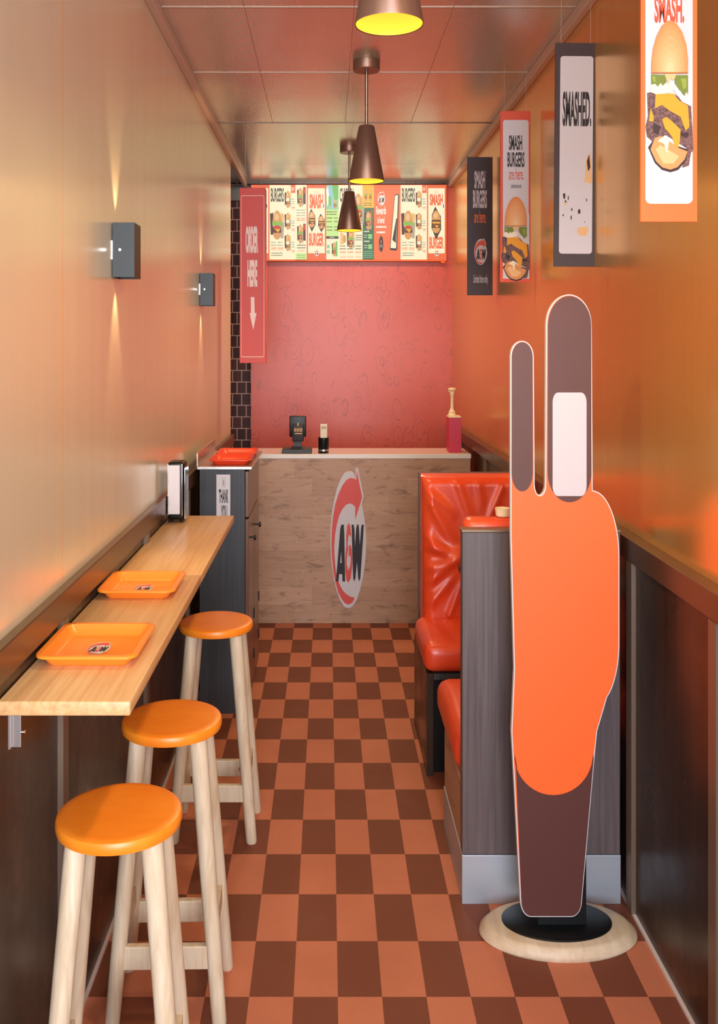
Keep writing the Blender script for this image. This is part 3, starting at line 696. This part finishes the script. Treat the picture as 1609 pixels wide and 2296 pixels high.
def f5(a):
    a.rect(838, 415, 897.7, 582, M['s_orange']); emblem(a, 854.3, 446, 17, 31, M['s_white'], M['s_red'], M['s_ink'])
    a.text('Rewards', 843, 463, 865, 481, M['s_white'], 0.02); a.text('is here!', 846, 486, 861.5, 501, M['s_white'], 0.02)
    ticks(a, 842.5, 507, 865.5, M['s_white'], 1, 4, 4); ticks(a, 844, 519, 864.5, M['s_white'], 1, 4, 4)
    a.ell(854, 547, 5, 18, M['s_ink'], 28); a.rect(853, 539, 855, 545, M['s_red']); ticks(a, 850.5, 549, 857.5, M['s_white'], 2, 4, 1)
    a.poly([(884, 437), (893, 434.5), (894.5, 438), (890, 559), (888.5, 562), (875, 561), (873.5, 558)], M['s_ink']); a.poly([(885, 439), (892, 437), (887.5, 557), (875, 556)], M['s_cream'])
    a.poly([(888, 490), (890, 490), (887, 545), (879, 538)], M['s_ink'])
panel('rewards_panel', f5)
panel('burgers_panel', lambda a: menu_burgers(a, 897.7))
panel('smash_panel', lambda a: menu_smash(a, 957, 42.5, False))

# ------------------------------------------------------------------ order-here sign
SY = 5.70
t = thing('order_sign', 'red hanging ORDER HERE sign with a down arrow above the left end of the counter', 'sign', ((566-VX)*SY/F, SY, 2.2))
sx0, sz1 = px(537, 421, SY); sx1, sz0 = px(595, 814, SY)
obj('sign_board', B(sx0, sx1, SY, SY+0.10, sz0, sz1, bev=0.002), M['signred'], t)
a = Art(lambda x, y: px(x, y, SY), SY-0.0005)
a.rect(540, 438, 592, 801, M['signpink'], 4); a.rect(540.9, 439.4, 591.1, 799.6, M['signred'], 3.4)
a.text('ORDER', 550.5, 507, 578.5, 568, M['signpink'], 0.055); a.text('HERE', 554.5, 583, 576.5, 643, M['signpink'], 0.055)
a.poly([(562, 666), (570, 666), (571, 702), (575, 702), (567.5, 740), (559.5, 702), (562.5, 702)], M['signpink'])
a.done('lettering', t)
bm = bmesh.new()
for xx in (sx0+0.03, sx1-0.03): tube(bm, (xx, SY+0.05, sz1), (xx, SY+0.05, HC-0.0005), 0.0008, n=6)
obj('hanging_line', bm, M['thread'], t)

# ------------------------------------------------------------------ hanging banners
def Tn(pts, cx, cy, w_, h_): return [(cx+(x-1262)/260*w_, cy+(y-680)/1064*h_) for x, y in pts]
def big_burger(a, cx, cy, w_, h_):
    T = lambda p: Tn(p, cx, cy, w_, h_)
    a.poly(T([(1105,660),(1160,650),(1300,670),(1415,750),(1425,920),(1432,1070),(1415,1080),(1400,1175),(1352,1190),(1380,1050),(1240,960),(1150,1010),(1105,970),(1095,900),(1112,820)]), M['patty'])
    a.poly(T([(1113,1045),(1160,980),(1392,1060),(1380,1140),(1325,1205),(1270,1222),(1210,1205),(1160,1155)]), M['pattydk'])
    a.poly(T([(1130,1060),(1160,980),(1200,965),(1260,1000),(1330,1050),(1390,1075),(1370,1130),(1320,1185),(1270,1203),(1215,1188),(1170,1145)]), M['bun'])
    a.poly(T([(1165,1060),(1200,1030),(1300,1090),(1330,1110),(1290,1160),(1220,1160)]), M['bunhi'])
    a.poly(T([(1180,1000),(1230,960),(1262,990),(1246,1090),(1225,1020)]), M['cream'])
    a.poly(T([(1150,870),(1205,900),(1180,960),(1150,930)]), M['pattydk']); a.poly(T([(1325,940),(1400,940),(1385,975),(1345,965)]), M['pattydk'], False)
    a.poly(T([(1165,665),(1290,665),(1330,715),(1392,750),(1402,900),(1375,930),(1340,830),(1260,785),(1210,745),(1160,770)]), M['cheese'])
    a.poly(T([(1210,850),(1240,830),(1290,870),(1340,920),(1335,1000),(1322,1055),(1300,1035),(1280,970),(1230,910)]), M['cheese'])
    a.poly(T([(1118,860),(1130,765),(1152,830),(1150,865)]), M['cheese'], False)
    a.poly(T([(1130,600),(1270,590),(1290,640),(1240,665),(1165,670),(1130,655)]), M['cream'])
    a.poly(T([(1133,530),(1232,535),(1240,585),(1215,612),(1200,590),(1180,618),(1160,595),(1135,605)]), M['lettuce'])
    a.poly(T([(1296,535),(1392,535),(1392,670),(1380,650),(1365,692),(1345,650),(1330,640),(1300,595)]), M['lettuce'])
    a.poly(T([(1140,545),(1160,545),(1165,580),(1150,585)]), M['lettuce2']); a.poly(T([(1340,560),(1380,560),(1380,620),(1360,640)]), M['lettuce2'], False)
    a.poly(T([(1268,590),(1300,600),(1350,670),(1425,725),(1418,760),(1350,725),(1295,650)]), M['white'])
    a.poly(T([(1225,525),(1312,525),(1290,575),(1270,560),(1250,605),(1240,570)]), M['bunhi'])
    dome = [(1133,525),(1135,440),(1145,350),(1170,260),(1205,190),(1240,155),(1270,148),(1310,170),(1350,230),(1380,320),(1392,430),(1390,525)]
    stops = [((0, 0), 1.0), ((0, 3), 0.93), ((0, 12), 0.84), ((0, 30), 0.72), ((0, 52), 0.58), ((0, 70), 0.44), ((0, 82), 0.30), ((0, 88), 0.18)]
    for i_, ((ox, oy), f_) in enumerate(stops):
        a.poly(T([(1262+(x-1262)*f_, 400+oy+(y-400)*f_*(1 if f_ == 1 else 0.96)) for x, y in dome]), M['bun%d' % i_])
    a.rect(*T([(1133,518)])[0], *T([(1391,526)])[0], M['bundk'])
def banner(label, xa, xb, ya, yb, Z, edge, fn, tilt=0):
    """light box shaped hanging card; art drawn in frame units and carried to its own depth"""
    x0, z1 = px(xa, ya, Z); x1, z0 = px(xb, yb, Z)
    t = thing('hanging_banner', label, 'banner', ((x0+x1)/2, Z, z0), 'banners hanging in a row beside the right wall')
    obj('panel', B(x0, x1, Z, Z+0.008, z0, z1, bev=0.001), edge, t)
    a = Art(lambda x, y: px(x, y, Z), Z-0.0004, 0.0002); fn(a); a.done('front_print', t)
    wd = (x1-x0)
    for xx in (x0+wd*0.14, x1-wd*0.14):
        obj('hanging_line', tube(bmesh.new(), (xx, Z+0.004, z1-0.001), (xx, Z+0.004, HC-0.0005), 0.0006, n=6), M['thread'], t)
    t.rotation_euler.y = tilt
    return t
def g1(a):
    a.rect(1048.5, 352.5, 1102.5, 661.5, M['charcoal'])
    a.text('SMASH', 1063, 383, 1087, 423, M['white'], 0.03); a.text('BURGERS', 1060, 426, 1091, 467, M['white'], 0.03)
    a.text('are here.', 1062.5, 472, 1089, 500, M['orange'], 0.01); emblem(a, 1077, 565, 29, 58, M['white'], M['redor'], M['ink'])
    a.text('Limited time only.', 1061, 616, 1093.5, 640, M['white'], 0.01)
banner('far charcoal banner with white SMASH BURGERS and a round emblem, last in the row', 1047, 1104, 352, 662, 5.38, M['charcoal'], g1)
def g2(a):
    a.rect(1121.5, 249.5, 1188.5, 632.5, M['redor']); a.rect(1127, 269, 1184.5, 560, M['white'], 6); a.rect(1127, 480, 1186, 625, M['white'])
    a.text('SMASH', 1140.5, 303, 1170, 337, M['ink'], 0.03); a.text('BURGERS', 1137, 341, 1175, 375, M['ink'], 0.03)
    a.text('are here.', 1140.5, 377, 1173, 403, M['redor'], 0.01); a.text('Limited time only.', 1145, 412, 1168.5, 425, M['ink'], 0.01)
    big_burger(a, 1155, 535, 50, 188)
banner('orange-edged banner with dark SMASH BURGERS wording above a burger picture', 1121, 1189, 249, 633, 4.32, M['redor'], g2)
def g3(a):
    a.rect(1241.5, 96.5, 1332.0, 597, M['charcoal']); a.rect(1252, 126, 1326, 569, M['white'], 7)
    a.text('SMASHED.', 1258, 205, 1322, 284, M['ink'], 0.035)
    a.poly([(1308, 410), (1312, 345), (1317, 400), (1320, 330), (1324, 380), (1325.5, 410), (1322, 412), (1312, 408)], M['bunhi']); a.poly([(1313, 362), (1318, 345), (1321, 375), (1316, 385)], M['pattydk'])
    random.seed(3)
    for (x, y, r1, r2) in ((1263, 440, 3.2, 9), (1266, 454, 2.4, 5), (1272, 445, 1.4, 6), (1280, 470, 1.8, 4), (1297, 474, 3.4, 8.5), (1279, 488, 1.6, 6), (1261, 483, 2, 3), (1313, 448, 1.4, 5), (1309, 498, 1, 2)):
        a.poly([(x+r1*random.uniform(.6, 1.1)*math.cos(i*PI/4.5), y+r2*random.uniform(.6, 1.1)*math.sin(i*PI/4.5)) for i in range(9)], M['pattydk'], False)
    a.ell(1265, 457, 2.5, 4, M['bunhi'], 12); a.poly([(1294, 510), (1316, 508), (1318, 518), (1312, 529), (1298, 528), (1292, 520)], M['bunhi'])
banner('charcoal-bordered white banner reading SMASHED. with scattered crumbs', 1241, 1332.5, 96, 597.5, 3.38, M['charcoal'], g3, tilt=0.008)
def g4(a):
    a.rect(1436.5, -260, 1562, 497, M['orange']); a.rect(1446, -235, 1552, 457, M['white'], 12)
    a.text('SMASH.', 1466, -12, 1533, 52, M['redor'], 0.04); big_burger(a, 1499.3, 215, 83, 337)
banner('large orange-bordered banner with tall burger picture, nearest of the row', 1436, 1562.5, -260.5, 497.5, 2.235, M['orange'], g4)

# ------------------------------------------------------------------ pendant lamps
def pendant(x, y, label):
    t = thing('pendant_lamp', label, 'lamp', (x, y, HC), 'bronze cone pendants on the ceiling')
    zr = 2.503; zt = 2.755
    obj('canopy', lathe(bmesh.new(), [(0.059, HC-0.044), (0.061, HC-0.041), (0.061, HC-0.0005)], x, y, 48), M['bronze'], t, smooth='auto')
    obj('rod', tube(bmesh.new(), (x, y, zt-0.004), (x, y, HC-0.044), 0.0075, n=20), M['rod'], t, smooth='auto')
    obj('shade', lathe(bmesh.new(), [(0.078, zr+0.002), (0.080, zr), (0.081, zr+0.003), (0.036, zt-0.004), (0.032, zt), (0.006, zt+0.001)], x, y, 64, cap0=False), M['bronze'], t, smooth='auto')
    li = obj('shade_lining', lathe(bmesh.new(), [(0.0775, zr+0.0025), (0.035, zt-0.012)], x, y, 64, cap0=False), M['glow'], t, smooth='auto')
    obj('diffuser', lathe(bmesh.new(), [(0.002, zr+0.010), (0.072, zr+0.016), (0.0755, zr+0.008)], x, y, 48, cap1=False), M['glow'], t, smooth=True)
    light('pendant_light', 'SPOT', (0, 0, zr-0.02-HC), (0, 0, 0), 28, (1.0, 0.74, 0.34), 0.05, angle=math.radians(165), blend=0.7, parent=t)
    return t
pendant(0.143, 2.16, 'bronze cone pendant nearest the camera, cut off by the top of the picture')
pendant(0.175, 4.20, 'bronze cone pendant in the middle of the row, canopy and rod in full view')
pendant(0.138, 5.98, 'smallest bronze cone pendant, farthest back before the menu board')

# ------------------------------------------------------------------ wall sconces
def sconce(y, label):
    z0, z1 = 1.965, 2.133; xo = -0.595
    t = thing('wall_sconce', label, 'wall light', (XL, y, z0), 'black up-and-down sconces')
    bm = bmesh.new(); th = 0.003
    box(bm, XL+0.003, xo, y, y+th, z0, z1); box(bm, XL+0.003, xo, y+0.096-th, y+0.096, z0, z1); box(bm, xo-th, xo, y+th, y+0.096-th, z0, z1); box(bm, XL+0.003, XL+0.006, y+th, y+0.096-th, z0, z1)
    obj('housing', bm, M['blackmetal'], t)
    obj('wall_plate', B(XL+0.0003, XL+0.0028, y+0.004, y+0.09, z0+0.055, z1-0.055), M['steel'], t)
    s_ = bmesh.new(); tube(s_, (XL+0.026, y-0.003, (z0+z1)/2), (XL+0.026, y, (z0+z1)/2), 0.0042, n=16); obj('screw', s_, M['chrome'], t)
    for zz in (z0+0.05, z1-0.05):
        obj('lens', B(XL+0.018, xo-0.006, y+0.006, y+0.09, zz-0.003, zz+0.003), M['glow'], t)
    for sgn in (-1, 1):
        light('sconce_light', 'SPOT', (0.030, 0.048, (z1-z0)/2+sgn*0.058), (0 if sgn < 0 else PI, 0, 0), 9, (1.0, 0.66, 0.32), 0.004, angle=math.radians(46), blend=0.75, parent=t)
    return t
sconce(2.838, 'black box sconce closer to the camera, high on the left wall')
sconce(4.78, 'black box sconce farther back on the left wall, near the sign')

# ------------------------------------------------------------------ floor display stand with a plain cut-out board
DX, DY = (1250-VX)*2.75/F, 2.752
t = thing('display_stand', 'tall orange and brown cut-out display board on an oval wooden base, right of the aisle', 'display', (DX, DY, 0))
obj('wooden_base', lathe(bmesh.new(), [(0.228, 0.0), (0.234, 0.006), (0.232, 0.016), (0.214, 0.032), (0.200, 0.036)], DX, DY, 96, 1, 0.57), M['base_wood'], t, smooth='auto')
obj('base_disc', lathe(bmesh.new(), [(0.163, 0.0362), (0.163, 0.0395), (0.160, 0.041)], DX-0.002, DY+0.006, 96, 1, 0.62), M['black'], t, smooth='auto')
BYD = 2.70
def bp(x, y): return px(x, y, BYD)
bm = bmesh.new(); box(bm, bp(1210, 0)[0], bp(1320, 0)[0], 2.728, 2.762, 0.0412, 1.05, bev=0.002); obj('support_post', bm, M['black'], t)
def arcp(cx, cy, rx, ry, a0, a1, n=12): return [(cx+rx*math.cos(math.radians(a0+(a1-a0)*i/n)), cy+ry*math.sin(math.radians(a0+(a1-a0)*i/n))) for i in range(n+1)]
# colour-block outline: short bar and tall bar rising from a broad rounded slab on a narrower foot
OUT = (arcp(1170, 800, 26, 36, 180, 360)+[(1198, 1085)]+arcp(1210, 1085, 12, 26, 180, 0, 8)[:]+[(1222, 1060), (1224, 730)]+arcp(1275, 730, 51, 70, 180, 360, 20)[1:]+[(1328, 1090)]
       +arcp(1328, 1250, 60, 150, -90, 0)+[(1388, 1440)]+arcp(1336, 1440, 52, 140, 0, 62)+[(1338, 1640), (1332, 1700), (1304, 2020)]+arcp(1280, 2020, 24, 36, 0, 90, 8)+[(1210, 2056)]+arcp(1190, 2020, 24, 36, 90, 180, 8)+[(1146, 1640), (1152, 1500), (1144, 1200)])
bm = bmesh.new(); fr = [bm.verts.new((bp(*p)[0], BYD, bp(*p)[1])) for p in OUT]; bkv = [bm.verts.new((v.co.x, BYD+0.018, v.co.z)) for v in fr]
bm.faces.new(fr); bm.faces.new(bkv[::-1])
for i in range(len(fr)): j = (i+1) % len(fr); bm.faces.new((fr[i], bkv[i], bkv[j], fr[j]))
obj('board', bm, M['white'], t, wn=True)
M['standor'] = mat('stand_orange', (252, 100, 34), 0.5); M['standbr'] = mat('stand_brown', (84, 42, 36), 0.5); M['standpale'] = mat('stand_pale', (200, 190, 197), 0.5)
def inset(pts, d):
    out = []; n = len(pts)
    for i in range(n):
        a_, b_ = pts[i-1], pts[(i+1) % n]; dx, dy = b_[0]-a_[0], b_[1]-a_[1]; L = math.hypot(dx, dy) or 1
        out.append((pts[i][0]-dy/L*d, pts[i][1]+dx/L*d))
    return out
IN = inset(OUT, 2.2)
a = Art(bp, BYD-0.0006)
a.poly(IN, M['standor'])
a.poly(arcp(1170, 800, 23.5, 33, 180, 360)+[(1194, 1060)]+arcp(1170, 1060, 24, 42, 0, 180), M['standbr'])
a.poly(arcp(1276, 730, 48.5, 66, 180, 360, 20)+[(1325, 1060)]+arcp(1276, 1060, 49, 66, 0, 180, 20), M['standbr'])
a.rect(1238, 880, 1314, 1112, M['standpale'], (12, 22))
a.poly([(1155, 1700)]+arcp(1240, 1690, 88, 92, 180, 0, 24)+[(1330, 1700), (1302, 2020)]+arcp(1280, 2020, 22, 33, 0, 90, 8)+[(1210, 2053)]+arcp(1190, 2020, 22, 33, 90, 180, 8), M['standbr'])
a.done('board_print', t)
